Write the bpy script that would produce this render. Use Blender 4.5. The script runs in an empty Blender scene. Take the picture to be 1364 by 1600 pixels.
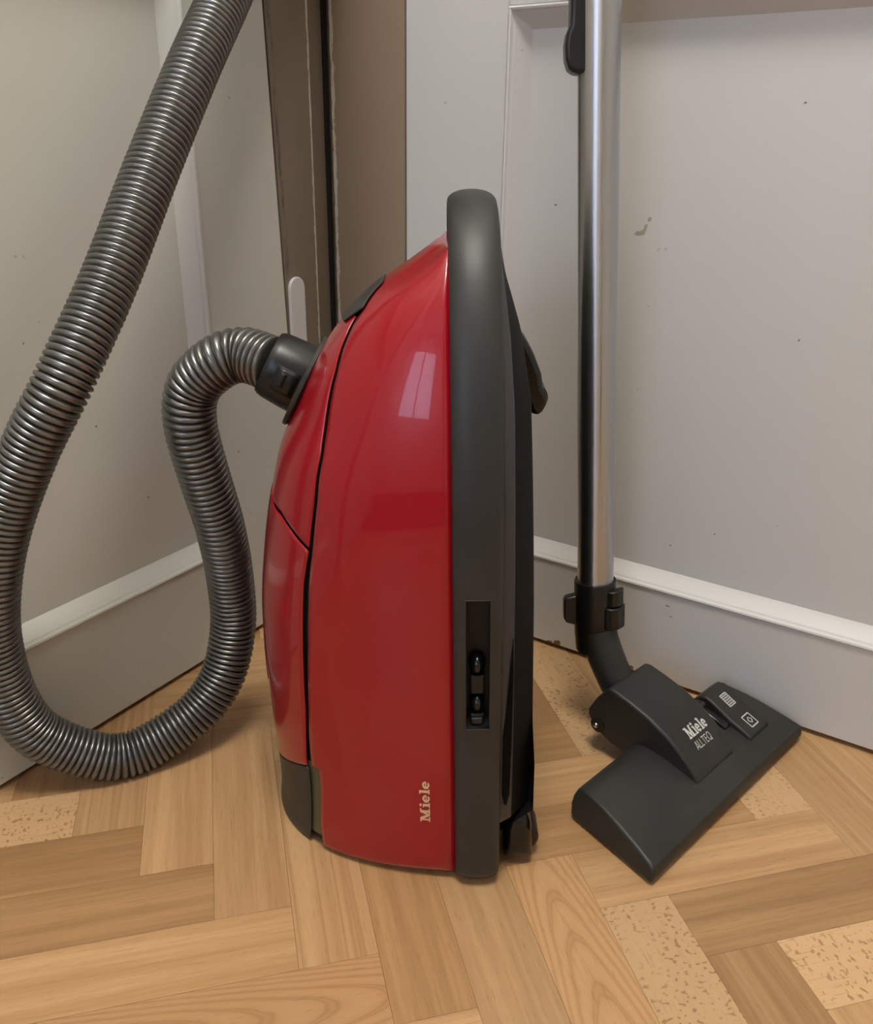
import bpy, bmesh, math, random
import numpy as np
from mathutils import Vector, Matrix

random.seed(7)
SC = bpy.context.scene
COL = SC.collection

# ------------------------------------------------------------------ camera
F_PX, PITCH, ROLL, H = 1352.07, 0.397595, 0.012754, 0.56      # image 1364 x 1600
cam_d = bpy.data.cameras.new('camera')
cam = bpy.data.objects.new('camera', cam_d); COL.objects.link(cam)
cam_d.sensor_fit = 'AUTO'; cam_d.sensor_width = 36.0; cam_d.lens = F_PX / 1600 * 36.0
cam_d.clip_start = 0.02
_f = Vector((0, math.cos(PITCH), -math.sin(PITCH)))
_u = Vector((0, math.sin(PITCH), math.cos(PITCH)))
_r = Vector((1, 0, 0))
_r2 = _r * math.cos(ROLL) + _u * math.sin(ROLL)
_u2 = -_r * math.sin(ROLL) + _u * math.cos(ROLL)
cam.matrix_world = Matrix(((_r2.x, _u2.x, -_f.x, 0), (_r2.y, _u2.y, -_f.y, 0), (_r2.z, _u2.z, -_f.z, H), (0, 0, 0, 1)))
SC.camera = cam

# ------------------------------------------------------------------ world, lights, exposure
world = bpy.data.worlds.new('sky'); SC.world = world; world.use_nodes = True
bg = world.node_tree.nodes['Background']
bg.inputs[0].default_value = (0.66, 0.75, 1.0, 1); bg.inputs[1].default_value = 6.0

# room frame: corner of the two door walls, wall directions
AR, AL = -0.58316, 1.01572
NR0 = np.array([math.cos(AR), math.sin(AR)]); DL = -np.array([math.cos(AL), math.sin(AL)])
DR = NR0
CORNER = np.array([-0.1303, 1.098])
ROOM_S, ROOM_T, ROOM_H = 2.6, 3.0, 2.45       # along the right wall, along the left wall, height
def room(s, t, z=0.0):
    q = CORNER + DR * s + DL * t
    return Vector((q[0], q[1], z))

def area_light(name, loc, target, energy, color, shape, sx, sy=None):
    l = bpy.data.lights.new(name, 'AREA'); l.energy = energy; l.color = color
    l.shape = shape; l.size = sx
    if sy: l.size_y = sy
    o = bpy.data.objects.new(name, l); COL.objects.link(o)
    o.location = loc
    o.rotation_euler = (Vector(target) - Vector(loc)).to_track_quat('-Z', 'Y').to_euler()
    return o
LAMP = room(0.58, 0.70, ROOM_H - 0.03)
area_light('ceiling_lamp', LAMP, LAMP - Vector((0, 0, 1)), 35.0, (1.0, 0.95, 0.87), 'DISK', 0.6)
WIN_S, WIN_Z, WIN_W, WIN_H = 0.62, 1.50, 1.10, 1.30
wl = area_light('window_portal', room(WIN_S, ROOM_T + 0.02, WIN_Z), room(WIN_S, 0, WIN_Z), 1.0, (1, 1, 1), 'RECTANGLE', WIN_W, WIN_H)
wl.data.cycles.is_portal = True

SC.view_settings.view_transform = 'Standard'; SC.view_settings.look = 'None'
SC.view_settings.gamma = 1.0; SC.view_settings.exposure = 0.0
SC.view_settings.use_curve_mapping = False

# ------------------------------------------------------------------ helpers
def srgb(r, g, b):
    def c(v):
        v /= 255.0
        return v / 12.92 if v <= 0.04045 else ((v + 0.055) / 1.055) ** 2.4
    return (c(r), c(g), c(b), 1.0)

class NT:
    def __init__(s, m): s.t = m.node_tree; s.n = s.t.nodes; s.l = s.t.links
    def new(s, typ, **kw):
        n = s.n.new(typ)
        for k, v in kw.items(): setattr(n, k, v)
        return n
    def link(s, a, b): s.l.new(a, b)
    def math(s, op, a, b=None, clamp=False):
        n = s.new('ShaderNodeMath', operation=op, use_clamp=clamp)
        for i, v in enumerate((a, b)):
            if v is None: continue
            if isinstance(v, (int, float)): n.inputs[i].default_value = v
            else: s.link(v, n.inputs[i])
        return n.outputs[0]
    def mix(s, f, a, b, blend='MIX'):
        n = s.new('ShaderNodeMix', data_type='RGBA', blend_type=blend)
        for i, v in ((0, f), (6, a), (7, b)):
            if isinstance(v, (int, float)): n.inputs[i].default_value = v
            elif isinstance(v, tuple): n.inputs[i].default_value = v
            else: s.link(v, n.inputs[i])
        return n.outputs[2]
    def ramp(s, f, stops):
        n = s.new('ShaderNodeValToRGB'); cr = n.color_ramp
        while len(cr.elements) < len(stops): cr.elements.new(0.5)
        for e, (p, c) in zip(cr.elements, stops):
            e.position = p; e.color = c if isinstance(c, tuple) else (c, c, c, 1)
        s.link(f, n.inputs[0]); return n.outputs[0]
    def noise(s, vec, scale, detail=4, rough=0.55, dist=0.0):
        n = s.new('ShaderNodeTexNoise'); n.inputs['Scale'].default_value = scale
        n.inputs['Detail'].default_value = detail; n.inputs['Roughness'].default_value = rough
        n.inputs['Distortion'].default_value = dist
        if vec is not None: s.link(vec, n.inputs['Vector'])
        return n.outputs[0]
    def mapping(s, vec, scale=(1, 1, 1), loc=(0, 0, 0)):
        n = s.new('ShaderNodeMapping'); n.inputs['Scale'].default_value = scale; n.inputs['Location'].default_value = loc
        s.link(vec, n.inputs['Vector']); return n.outputs[0]
    def obj(s): return s.new('ShaderNodeTexCoord').outputs['Object']
    def bump(s, h, strength, dist=0.001):
        n = s.new('ShaderNodeBump'); n.inputs['Strength'].default_value = strength; n.inputs['Distance'].default_value = dist
        s.link(h, n.inputs['Height']); return n.outputs[0]

def material(name, color, rough=0.5, metal=0.0, coat=0.0, spec=0.5):
    m = bpy.data.materials.new(name); m.use_nodes = True
    b = m.node_tree.nodes['Principled BSDF']
    b.inputs['Base Color'].default_value = color; b.inputs['Roughness'].default_value = rough
    b.inputs['Metallic'].default_value = metal; b.inputs['Coat Weight'].default_value = coat
    b.inputs['Coat Roughness'].default_value = 0.04
    b.inputs['Specular IOR Level'].default_value = spec
    return m, NT(m), b

def scuffed(name, color, rough, spec=0.5, dust=(0.25, 0.25, 0.24, 1), amount=0.25, scale=60, coat=0.0, metal=0.0, bump=0.0):
    """plastic with slight tone variation and fine worn spots"""
    m, t, b = material(name, color, rough, metal, coat, spec)
    o = t.obj()
    n1 = t.noise(o, scale * .25, 5, .6)
    n2 = t.noise(o, scale * 6, 3, .6)
    sp = t.ramp(n2, [(0.66, 0.0), (0.78, 1.0)])
    f = t.math('MULTIPLY', t.math('ADD', t.ramp(n1, [(0.35, 0.0), (0.75, 0.5)]), sp), amount, True)
    t.link(t.mix(f, color, dust), b.inputs['Base Color'])
    t.link(t.math('ADD', t.math('MULTIPLY', n1, 0.25), rough - 0.12, True), b.inputs['Roughness'])
    if bump:
        t.link(t.bump(t.noise(o, 2500, 2), bump, 0.0003), b.inputs['Normal'])
    return m

def paint(name, color, rough=0.42, tint=None, spots=0.5):
    """old brushed gloss paint: faint tone drift, brush lines, small grey specks"""
    m, t, b = material(name, color, rough)
    o = t.obj()
    big = t.noise(o, 3.0, 3, .5)
    c = t.mix(t.math('MULTIPLY', big, 0.35), color, tint or tuple(v * .88 for v in color[:3]) + (1,))
    sp = t.noise(o, 90, 2, .5)
    c = t.mix(t.math('MULTIPLY', t.ramp(sp, [(0.76, 0.0), (0.80, 1.0)]), spots), c, (0.13, 0.12, 0.11, 1))
    t.link(c, b.inputs['Base Color'])
    br = t.noise(t.mapping(o, (60, 60, 6)), 6, 4)
    t.link(t.bump(br, 0.12, 0.0006), b.inputs['Normal'])
    t.link(t.math('ADD', t.math('MULTIPLY', big, .2), rough - .1), b.inputs['Roughness'])
    return m

def link(o, parent=None):
    COL.objects.link(o)
    if parent is not None: o.parent = parent
    return o
def mesh_obj(name, verts, faces, mat, parent=None, smooth=35, recalc=True):
    me = bpy.data.meshes.new(name)
    me.from_pydata([tuple(v) for v in verts], [], [tuple(int(i) for i in f) for f in faces])
    if recalc:
        bm = bmesh.new(); bm.from_mesh(me); bmesh.ops.recalc_face_normals(bm, faces=bm.faces); bm.to_mesh(me); bm.free()
    if smooth is not None:
        me.polygons.foreach_set('use_smooth', [True] * len(me.polygons))
        me.set_sharp_from_angle(angle=math.radians(smooth))
    me.materials.append(mat); me.update()
    return link(bpy.data.objects.new(name, me), parent)
def bevel(o, w, seg=2, angle=40):
    b = o.modifiers.new('bevel', 'BEVEL'); b.width = w; b.segments = seg; b.limit_method = 'ANGLE'; b.angle_limit = math.radians(angle)
    return o
def solidify(o, th, off=-1):
    s = o.modifiers.new('thickness', 'SOLIDIFY'); s.thickness = th; s.offset = off; return o
def empty(name, loc, rot=(0, 0, 0)):
    o = bpy.data.objects.new(name, None); o.empty_display_size = .05
    o.location = loc; o.rotation_euler = rot; return link(o)
def thing(o, label, cat, group=None):
    o['label'] = label; o['category'] = cat
    if group: o['group'] = group
    return o
def struct(o):
    o['kind'] = 'structure'; return o
def hexa(b, t):      # 8 points -> box
    return list(b) + list(t), [(0, 1, 2, 3), (4, 7, 6, 5), (0, 4, 5, 1), (1, 5, 6, 2), (2, 6, 7, 3), (3, 7, 4, 0)]
def box(name, lo, hi, mat, parent=None, bev=0.0, seg=2):
    (x0, y0, z0), (x1, y1, z1) = lo, hi
    v, f = hexa([(x0, y0, z0), (x1, y0, z0), (x1, y1, z0), (x0, y1, z0)], [(x0, y0, z1), (x1, y0, z1), (x1, y1, z1), (x0, y1, z1)])
    o = mesh_obj(name, v, f, mat, parent, smooth=30 if bev else None)
    return bevel(o, bev, seg) if bev else o
def grid_faces(nr, nc, closed_c=False, closed_r=False, off=0):
    f = []
    for i in range(nr if closed_r else nr - 1):
        for j in range(nc if closed_c else nc - 1):
            a, b = i * nc + j, i * nc + (j + 1) % nc
            c, d = ((i + 1) % nr) * nc + (j + 1) % nc, ((i + 1) % nr) * nc + j
            f.append((a + off, b + off, c + off, d + off))
    return f
def loft(name, rings, mat, parent=None, cap0=True, cap1=True, smooth=35):
    n = len(rings[0]); v = [p for r in rings for p in r]
    f = grid_faces(len(rings), n, True)
    if cap0: f.append(tuple(range(n))[::-1])
    if cap1: f.append(tuple(range((len(rings) - 1) * n, len(rings) * n)))
    return mesh_obj(name, v, f, mat, parent, smooth)
def prism(name, poly, axis_pt, mat, parent=None, bev=0.0, seg=2, smooth=30):
    """poly: 3-D points of one end; axis_pt: extrusion vector"""
    a = [Vector(p) for p in poly]; b = [p + Vector(axis_pt) for p in a]; n = len(a)
    f = [tuple(range(n))[::-1], tuple(range(n, 2 * n))] + [(i, (i + 1) % n, n + (i + 1) % n, n + i) for i in range(n)]
    o = mesh_obj(name, a + b, f, mat, parent, smooth)
    return bevel(o, bev, seg) if bev else o
def frames(path):
    """parallel-transport frames along a polyline"""
    P = [Vector(p) for p in path]; T = []
    for i in range(len(P)):
        T.append((P[min(i + 1, len(P) - 1)] - P[max(i - 1, 0)]).normalized())
    n = T[0].orthogonal().normalized(); out = []
    for i, t in enumerate(T):
        n = (n - t * n.dot(t)).normalized(); out.append((P[i], t, n, t.cross(n)))
    return out
def tube(name, path, radii, mat, parent=None, seg=32, caps=True, smooth=40):
    rings = []
    for (p, t, n, b), r in zip(frames(path), radii):
        rings.append([p + (n * math.cos(a) + b * math.sin(a)) * r for a in [2 * math.pi * k / seg for k in range(seg)]])
    return loft(name, rings, mat, parent, caps, caps, smooth)
def pchip(x, xk, yk):
    x = np.asarray(x, float); xk = np.asarray(xk, float); yk = np.asarray(yk, float)
    h = np.diff(xk); dl = np.diff(yk) / h; m = np.zeros_like(yk)
    m[1:-1] = np.where(dl[1:] * dl[:-1] > 0, 2 * dl[1:] * dl[:-1] / (dl[1:] + dl[:-1] + 1e-30), 0); m[0] = dl[0]; m[-1] = dl[-1]
    x = np.clip(x, xk[0], xk[-1]); i = np.clip(np.searchsorted(xk, x) - 1, 0, len(xk) - 2)
    t = (x - xk[i]) / h[i]
    return (2*t**3-3*t**2+1)*yk[i] + (t**3-2*t**2+t)*h[i]*m[i] + (-2*t**3+3*t**2)*yk[i+1] + (t**3-t**2)*h[i]*m[i+1]
def catmull(P, per=12):
    P = [np.array(p, float) for p in P]; P = [2 * P[0] - P[1]] + P + [2 * P[-1] - P[-2]]; out = []
    for i in range(1, len(P) - 2):
        for k in range(per):
            t = k / per
            out.append(.5 * ((2*P[i]) + (-P[i-1]+P[i+1])*t + (2*P[i-1]-5*P[i]+4*P[i+1]-P[i+2])*t*t + (-P[i-1]+3*P[i]-3*P[i+1]+P[i+2])*t**3))
    out.append(P[-2]); return np.array(out)
def resample(pts, step):
    d = np.concatenate([[0], np.cumsum(np.linalg.norm(np.diff(pts, axis=0), axis=1))])
    s = np.arange(0, d[-1], step)
    return np.stack([np.interp(s, d, pts[:, k]) for k in range(3)], -1)

# ------------------------------------------------------------------ materials
WHITE_R = srgb(206, 202, 194)
M_DOOR_L = paint('white_door_paint_warm', srgb(210, 210, 199))
M_DOOR_R = paint('white_door_paint', srgb(209, 208, 205))
M_WALL = paint('wall_paint', srgb(228, 225, 216), .7, spots=0)
M_CEIL, _, _ = material('ceiling_white', srgb(235, 232, 226), .8)
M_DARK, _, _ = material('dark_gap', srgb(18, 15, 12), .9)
M_JOINT, _, _ = material('joint_brown', srgb(70, 48, 28), .9)
def brown_paint(name, s_edge, width, color, thr, breaks, smudge=False):
    """taupe gloss paint chipped to the white undercoat along the arris at local x = s_edge"""
    m, t, b = material(name, color, .4)
    o = t.obj(); sep = t.new('ShaderNodeSeparateXYZ'); t.link(o, sep.inputs[0])
    drift = t.noise(o, 5, 3)
    base = t.mix(t.math('MULTIPLY', drift, .5), color, tuple(v * .8 for v in color[:3]) + (1,))
    wob = t.math('MULTIPLY', t.math('SUBTRACT', t.noise(t.mapping(o, (0, 0, 1)), 40, 5, .7), .5), width * 1.2)
    d = t.math('ABSOLUTE', t.math('SUBTRACT', t.math('ADD', sep.outputs[0], wob), s_edge))
    band = t.math('SUBTRACT', 1.0, t.math('DIVIDE', d, width), True)
    n = t.noise(t.mapping(o, (420, 60, 70)), 1.0, 5, .75)
    n2 = t.noise(t.mapping(o, (0, 0, 1)), breaks, 4, .7)
    chip = t.ramp(t.math('MULTIPLY', t.math('POWER', band, .6), t.math('ADD', t.math('MULTIPLY', n, .8), t.math('MULTIPLY', n2, .7))), [(thr, 0.0), (thr + .03, 1.0)])
    if smudge:
        dx = t.math('ABSOLUTE', t.math('SUBTRACT', t.math('SUBTRACT', sep.outputs[0], t.math('MULTIPLY', t.math('SUBTRACT', sep.outputs[2], .4), .034)), .0905))
        sm = t.math('MULTIPLY', t.math('SUBTRACT', 1.0, t.math('DIVIDE', dx, .005), True), t.ramp(t.noise(t.mapping(o, (300, 60, 45)), 1.0, 4, .7), [(.42, 0.0), (.62, 1.0)]))
        base = t.mix(t.math('MULTIPLY', sm, .75), base, srgb(58, 48, 40))
    t.link(t.mix(chip, base, srgb(205, 198, 184)), b.inputs['Base Color'])
    t.link(t.bump(t.math('SUBTRACT', 1.0, chip), .3, .0008), b.inputs['Normal'])
    return m
M_BROWN_L = brown_paint('taupe_paint_left', .0395, .0042, srgb(136, 123, 108), .54, 45, True)
M_BROWN_R = brown_paint('taupe_paint_right', .0125, .0075, srgb(152, 133, 113), .60, 16)
M_BROWN, _, _ = material('taupe_paint_plain', srgb(131, 114, 97), .45)

def wood(name, kind, light, dark):
    m, t, b = material(name, light, .38)
    o = t.obj(); info = t.new('ShaderNodeObjectInfo'); rnd = info.outputs['Random']
    off = t.new('ShaderNodeCombineXYZ')
    t.link(t.math('MULTIPLY', rnd, 31.0), off.inputs[0]); t.link(t.math('MULTIPLY', rnd, 17.0), off.inputs[1]); t.link(t.math('MULTIPLY', rnd, 9.0), off.inputs[2])
    va = t.new('ShaderNodeVectorMath', operation='ADD'); t.link(o, va.inputs[0]); t.link(off.outputs[0], va.inputs[1])
    v = va.outputs[0]
    fine = t.noise(t.mapping(v, (10, 260, 10)), 1.0, 5, .6)           # fibres along the plank
    streak = t.noise(t.mapping(v, (2.2, 70, 1)), 1.0, 3, .55, .3)
    pore = t.noise(t.mapping(v, (55, 900, 1)), 1.0, 2, .5)
    if kind == 'cathedral':
        sep = t.new('ShaderNodeSeparateXYZ'); t.link(o, sep.inputs[0])
        wob = t.noise(t.mapping(v, (9, 26, 1)), 1.0, 3, .5)
        x = t.math('ADD', sep.outputs[0], .105); y = t.math('ADD', sep.outputs[1], t.math('MULTIPLY', t.math('SUBTRACT', rnd, .5), .012))
        r = t.math('ADD', t.math('MULTIPLY', x, 1.0), t.math('MULTIPLY', t.math('MULTIPLY', y, y), -150.0))
        r = t.math('ADD', r, t.math('MULTIPLY', wob, .05))
        w = t.math('SINE', t.math('MULTIPLY', r, 150.0))
        g = t.math('ADD', t.math('MULTIPLY', t.ramp(t.math('ADD', t.math('MULTIPLY', w, .5), .5), [(0.0, 0.0), (.75, .25), (.93, 1.0), (1.0, .6)]), .75), t.math('MULTIPLY', fine, .3))
    elif kind == 'flecked':
        fl = t.noise(t.mapping(v, (330, 200, 1)), 1.0, 1, .4)
        fz = t.noise(t.mapping(v, (14, 40, 1)), 1.0, 2, .5)
        fmask = t.math('MULTIPLY', t.ramp(fl, [(0.60, 0.0), (0.66, 1.0)]), t.ramp(fz, [(0.36, 0.1), (0.62, 1.0)]))
        g = t.math('ADD', t.math('MULTIPLY', fmask, 1.1), t.math('MULTIPLY', streak, .25), True)
    elif kind == 'striped':
        st = t.noise(t.mapping(v, (1.2, 95, 1)), 1.0, 1, .4, .15)
        g = t.math('ADD', t.math('MULTIPLY', t.ramp(st, [(0.35, 0.0), (0.55, .9), (.6, .25), (.75, .6)]), .75), t.math('MULTIPLY', fine, .3))
    else:
        g = t.math('ADD', t.math('MULTIPLY', t.ramp(streak, [(0.36, 0.0), (0.64, 1.0)]), .62), t.math('MULTIPLY', t.ramp(fine, [(0.3, 0.0), (0.7, 1.0)]), .42))
    c = t.mix(t.math('MULTIPLY', g, .8, True), light, dark)
    c = t.mix(t.math('MULTIPLY', t.ramp(pore, [(0.60, 0.0), (0.72, 1.0)]), .35), c, tuple(k * .62 for k in dark[:3]) + (1,))
    # each plank its own tone
    tone = t.math('ADD', t.math('MULTIPLY', t.math('FRACT', t.math('MULTIPLY', rnd, 7.31)), .22), .89)
    tn = t.new('ShaderNodeCombineXYZ')
    for i in range(3): t.link(tone, tn.inputs[i])
    c = t.mix(1.0, c, tn.outputs[0], 'MULTIPLY')
    t.link(c, b.inputs['Base Color'])
    t.link(t.math('ADD', t.math('MULTIPLY', streak, .15), .30), b.inputs['Roughness'])
    t.link(t.bump(fine, .05, .0004), b.inputs['Normal'])
    return m
LT, DK = srgb(202, 163, 117), srgb(162, 120, 77)
W_STRAIGHT = wood('beech_straight', 'straight', LT, DK)
W_DARK = wood('beech_dark', 'straight', srgb(182, 142, 97), srgb(142, 104, 65))
W_STRIPED = wood('beech_striped', 'striped', LT, srgb(156, 113, 71))
W_CATH = wood('beech_cathedral', 'cathedral', srgb(198, 155, 108), srgb(166, 120, 77))
W_FLECK = wood('beech_flecked', 'flecked', srgb(208, 170, 124), srgb(150, 110, 72))

def red_plastic():
    c = srgb(160, 4, 28)
    m, t, b = material('glossy_red_plastic', c, .34, 0, .60, .35)
    o = t.obj()
    n = t.noise(o, 9, 4); s = t.noise(o, 700, 2)
    t.link(t.mix(t.math('MULTIPLY', n, .35), c, srgb(146, 6, 24)), b.inputs['Base Color'])
    t.link(t.math('ADD', t.math('MULTIPLY', n, .12), .24), b.inputs['Roughness'])
    b.inputs['Coat Roughness'].default_value = .04
    t.link(t.bump(n, .02, .002), b.inputs['Coat Normal'])
    return m
M_RED = red_plastic()
M_BUMPER = scuffed('dark_grey_rubber', srgb(40, 41, 40), .47, .5, srgb(90, 88, 84), .25, 60)
M_HULL = scuffed('dark_grey_plastic', srgb(42, 42, 43), .42, .5, srgb(80, 76, 70), .2, 50)
M_BLACK = scuffed('black_plastic', srgb(20, 20, 19), .35, .5, srgb(60, 58, 54), .15, 50)
M_GLOSSBLACK = scuffed('gloss_black_plastic', srgb(16, 16, 17), .2, .5, srgb(40, 40, 40), .1, 50)
M_CLIP = scuffed('charcoal_plastic', srgb(48, 46, 42), .45, .5, srgb(80, 76, 70), .2, 50)
M_INNER_TINT = scuffed('inner_plastic_floor_tint', srgb(84, 80, 56), .35, .5, srgb(112, 106, 84), .4, 40)  # olive cast is the floor's reflection, put into the base colour
M_SLIT, _, _ = material('slit_black', srgb(9, 9, 9), .8, 0, 0, .1)
M_RIM = scuffed('underbody_rim_grey', srgb(58, 58, 60), .38, .5, srgb(84, 80, 74), .2, 50)
M_UNDER = scuffed('underside_black', srgb(18, 17, 17), .6, .12, srgb(60, 58, 54), .15, 50)
M_SLOT, _, _ = material('slot_black', srgb(14, 14, 14), .55)
M_SEAM, _, _ = material('seam_black', srgb(20, 10, 10), .6)
M_GRILLE, _, _ = material('grille_red', srgb(104, 22, 26), .5)
M_CREAM, _, _ = material('cream_print', srgb(226, 188, 150), .5)
M_WHITEPRINT, _, _ = material('white_print', srgb(205, 205, 200), .5)
M_NOZZLE = scuffed('nozzle_plastic', srgb(35, 35, 33), .48, .45, srgb(92, 90, 84), .34, 45, bump=.15)
M_NOZZLE_SIDE = scuffed('nozzle_plastic_dark', srgb(36, 36, 35), .45, .5, srgb(80, 78, 72), .2, 45)
M_STEEL_PIN, _, _ = material('steel', srgb(200, 200, 200), .2, 1.0)
def hose_mat():
    c = srgb(124, 124, 121)
    m, t, b = material('silver_grey_hose', c, .30, .8, 0, .5)
    n = t.noise(t.obj(), 25, 3)
    t.link(t.mix(n, srgb(132, 132, 129), srgb(114, 115, 114)), b.inputs['Base Color'])
    return m
M_HOSE = hose_mat()
def chrome():
    # turned steel: fine rings round the tube stretch every highlight along its length
    m, t, b = material('turned_chrome', srgb(186, 187, 190), .30, 1.0)
    n = t.noise(t.mapping(t.obj(), (3, 3, 25)), 1.0, 3)
    t.link(t.math('ADD', t.math('MULTIPLY', n, .10), .26), b.inputs['Roughness'])
    b.inputs['Anisotropic'].default_value = .92; b.inputs['Anisotropic Rotation'].default_value = .25
    tg = t.new('ShaderNodeTangent', direction_type='RADIAL', axis='Z'); t.link(tg.outputs[0], b.inputs['Tangent'])
    return m
M_CHROME = chrome()

# ------------------------------------------------------------------ floor: herringbone planks
PW = 0.10707707 * H; PHI = 0.24874625
EV = np.array([math.cos(PHI), math.sin(PHI)]); EU = np.array([math.sin(PHI), -math.cos(PHI)])
P00 = np.array([0.2149792, 1.02657846]) * H
floor_c = room(ROOM_S / 2, ROOM_T / 2)
def room_box(name, s0, s1, t0, t1, z0, z1, mat, parent=None):
    v, f = hexa([room(s0, t0, z0), room(s1, t0, z0), room(s1, t1, z0), room(s0, t1, z0)], [room(s0, t0, z1), room(s1, t0, z1), room(s1, t1, z1), room(s0, t1, z1)])
    return mesh_obj(name, v, f, mat, parent, smooth=None)
floor = struct(room_box('floor', -.1, ROOM_S + .1, -.1, ROOM_T + .1, -.06, -.004, M_JOINT))
def plank_mesh(l, w, mat, name):
    me = bpy.data.meshes.new(name); g = 0.0; h = .004
    x, y = l / 2 - g, w / 2 - g; e = .00012
    v, f = hexa([(-x, -y, -h), (x, -y, -h), (x, y, -h), (-x, y, -h)], [(-x + e, -y + e, 0), (x - e, -y + e, 0), (x - e, y - e, 0), (-x + e, y - e, 0)])
    me.from_pydata(v, [], f); me.materials.append(mat); me.update(); return me
KINDS = dict(s=W_STRAIGHT, d=W_DARK, t=W_STRIPED, c=W_CATH, f=W_FLECK)
PM = {k: plank_mesh(4 * PW, PW, m, 'plank_' + k) for k, m in KINDS.items()}
# planks that can be recognised in the photograph: ('V' or 'H', k, period) -> kind
KNOWN = {('V', 0, 0): 'c', ('V', -1, 0): 's', ('V', -2, 0): 'd', ('V', -3, 0): 't', ('V', -4, 0): 's', ('V', -5, 0): 's', ('V', -6, 0): 't',
         ('V', 1, 0): 'f', ('V', 2, 0): 'd', ('H', 0, 0): 's', ('H', 1, 0): 'd', ('H', 2, 0): 'f', ('H', 3, 0): 'd', ('H', -1, 0): 'd', ('H', -2, 0): 's',
         ('H', 1, -1): 'c', ('H', 0, -1): 's', ('H', -1, -1): 'd', ('H', -2, -1): 'd', ('H', -3, -1): 'f',
         ('V', -4, 1): 'f', ('V', -3, 1): 's', ('V', -2, 1): 's', ('V', -6, 1): 'f', ('V', -5, 1): 's'}
rest_v, rest_f = [], []
plank_list = []
for m_ in range(-3, 4):
    for k in range(-34, 30):
        for typ in 'VH':
            if typ == 'V': c = (k - .5 + 8 * m_, k + 2.0)
            else: c = (k + 2.0 + 8 * m_, k + .5)
            p = P00 + PW * (c[0] * EV + c[1] * EU)
            d = p - CORNER; s, t = d @ DR, d @ DL
            if -.13 < s < ROOM_S + .02 and -.13 < t < ROOM_T + .02: plank_list.append((np.linalg.norm(p - np.array([0, .62])), typ, k, m_, p))
plank_list.sort(key=lambda q: q[0])
rk = random.Random(5)
for i, (dist, typ, k, m_, p) in enumerate(plank_list):
    rz = math.atan2(EU[1], EU[0]) if typ == 'V' else math.atan2(EV[1], EV[0])
    kind = KNOWN.get((typ, k, m_)) or rk.choice('ssstdddcf')
    if i < 200:
        o = bpy.data.objects.new('plank', PM[kind]); o.location = (p[0], p[1], 0)
        flip = math.pi if rk.random() < .5 and (typ, k, m_) not in KNOWN else 0
        if (typ, k, m_) == ('H', 1, -1): flip = math.pi
        o.rotation_euler = (0, 0, rz + flip); link(o, floor)
    else:
        me = PM['s']; M = Matrix.Translation((p[0], p[1], 0)) @ Matrix.Rotation(rz, 4, 'Z'); b0 = len(rest_v)
        rest_v += [M @ v.co for v in me.vertices]; rest_f += [tuple(b0 + j for j in f.vertices) for f in me.polygons]
far = mesh_obj('far_planks', rest_v, rest_f, W_STRAIGHT, floor, smooth=None, recalc=False); far['kind'] = 'stuff'

# ------------------------------------------------------------------ walls, doors
# each door wall gets a local frame: x along the wall from the corner, y out of the wall into the room, z up
def wall_frame(name, d, out):
    o = empty(name, (CORNER[0], CORNER[1], 0))
    o.matrix_world = Matrix(((d[0], out[0], 0, CORNER[0]), (d[1], out[1], 0, CORNER[1]), (0, 0, 1, 0), (0, 0, 0, 1)))
    return o
OUT_R = np.array([DR[1], -DR[0]]); OUT_L = np.array([-DL[1], DL[0]])
if OUT_R @ DL < 0: OUT_R = -OUT_R
if OUT_L @ DR < 0: OUT_L = -OUT_L
FACE = 0.0055        # door faces stand this far proud of the base lines
DOOR_H, DOOR_B = 2.0, .0055
def moulding(name, rect, mat, parent, face):
    """panel moulding: a bead, a quirk and an ogee running round the opening, each side mitred"""
    prof = [(-.0005, -.004), (0, .0006), (.0016, .0022), (.0034, .0016), (.0044, -.0010), (.0056, -.0016), (.0068, -.0030), (.0110, -.0074), (.0150, -.0118), (.0185, -.0142), (.0200, -.0160)]
    x0, x1, z0, z1 = rect
    corners = {'b': ((x0, z0), (x1, z0), (1, 1), (-1, 1)), 't': ((x1, z1), (x0, z1), (-1, -1), (1, -1)),
               'l': ((x0, z1), (x0, z0), (1, -1), (1, 1)), 'r': ((x1, z0), (x1, z1), (-1, 1), (-1, -1))}
    for key, (a, b, da, db) in corners.items():
        v = []
        for q, dq in ((a, da), (b, db)):
            for w, h in prof: v.append((q[0] + dq[0] * w, face + h, q[1] + dq[1] * w))
        n = len(prof)
        mesh_obj('panel_moulding', v, [(i, i + 1, n + i + 1, n + i) for i in range(n - 1)], mat, parent, 50)
def build_door(root, x0, x1, px0, px1, panels, mat, lean):
    th = .035; f0, f1 = FACE - th, FACE
    def lx(x, z): return x + lean * (z - .4) if x == x0 else x
    def bx(nm, a, b, c, d):
        v, f = hexa([(lx(a, c), f0, c), (b, f0, c), (b, f1, c), (lx(a, c), f1, c)], [(lx(a, d), f0, d), (b, f0, d), (b, f1, d), (lx(a, d), f1, d)])
        bevel(mesh_obj(nm, v, f, mat, root, 30), .0012, 2)
    bx('stile', x0, px0, DOOR_B, DOOR_H); bx('stile', px1, x1, DOOR_B, DOOR_H)
    zs = [DOOR_B] + [z for pz in panels for z in pz] + [DOOR_H]
    for i in range(0, len(zs), 2): bx('rail', px0, px1, zs[i], zs[i + 1])
    for z0, z1 in panels:
        box('panel', (px0, FACE - .032, z0), (px1, FACE - .0150, z1), mat, root)
        moulding('panel_moulding', (px0, px1, z0, z1), mat, root, FACE)
door_r = struct(wall_frame('door_2', DR, OUT_R))
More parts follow.
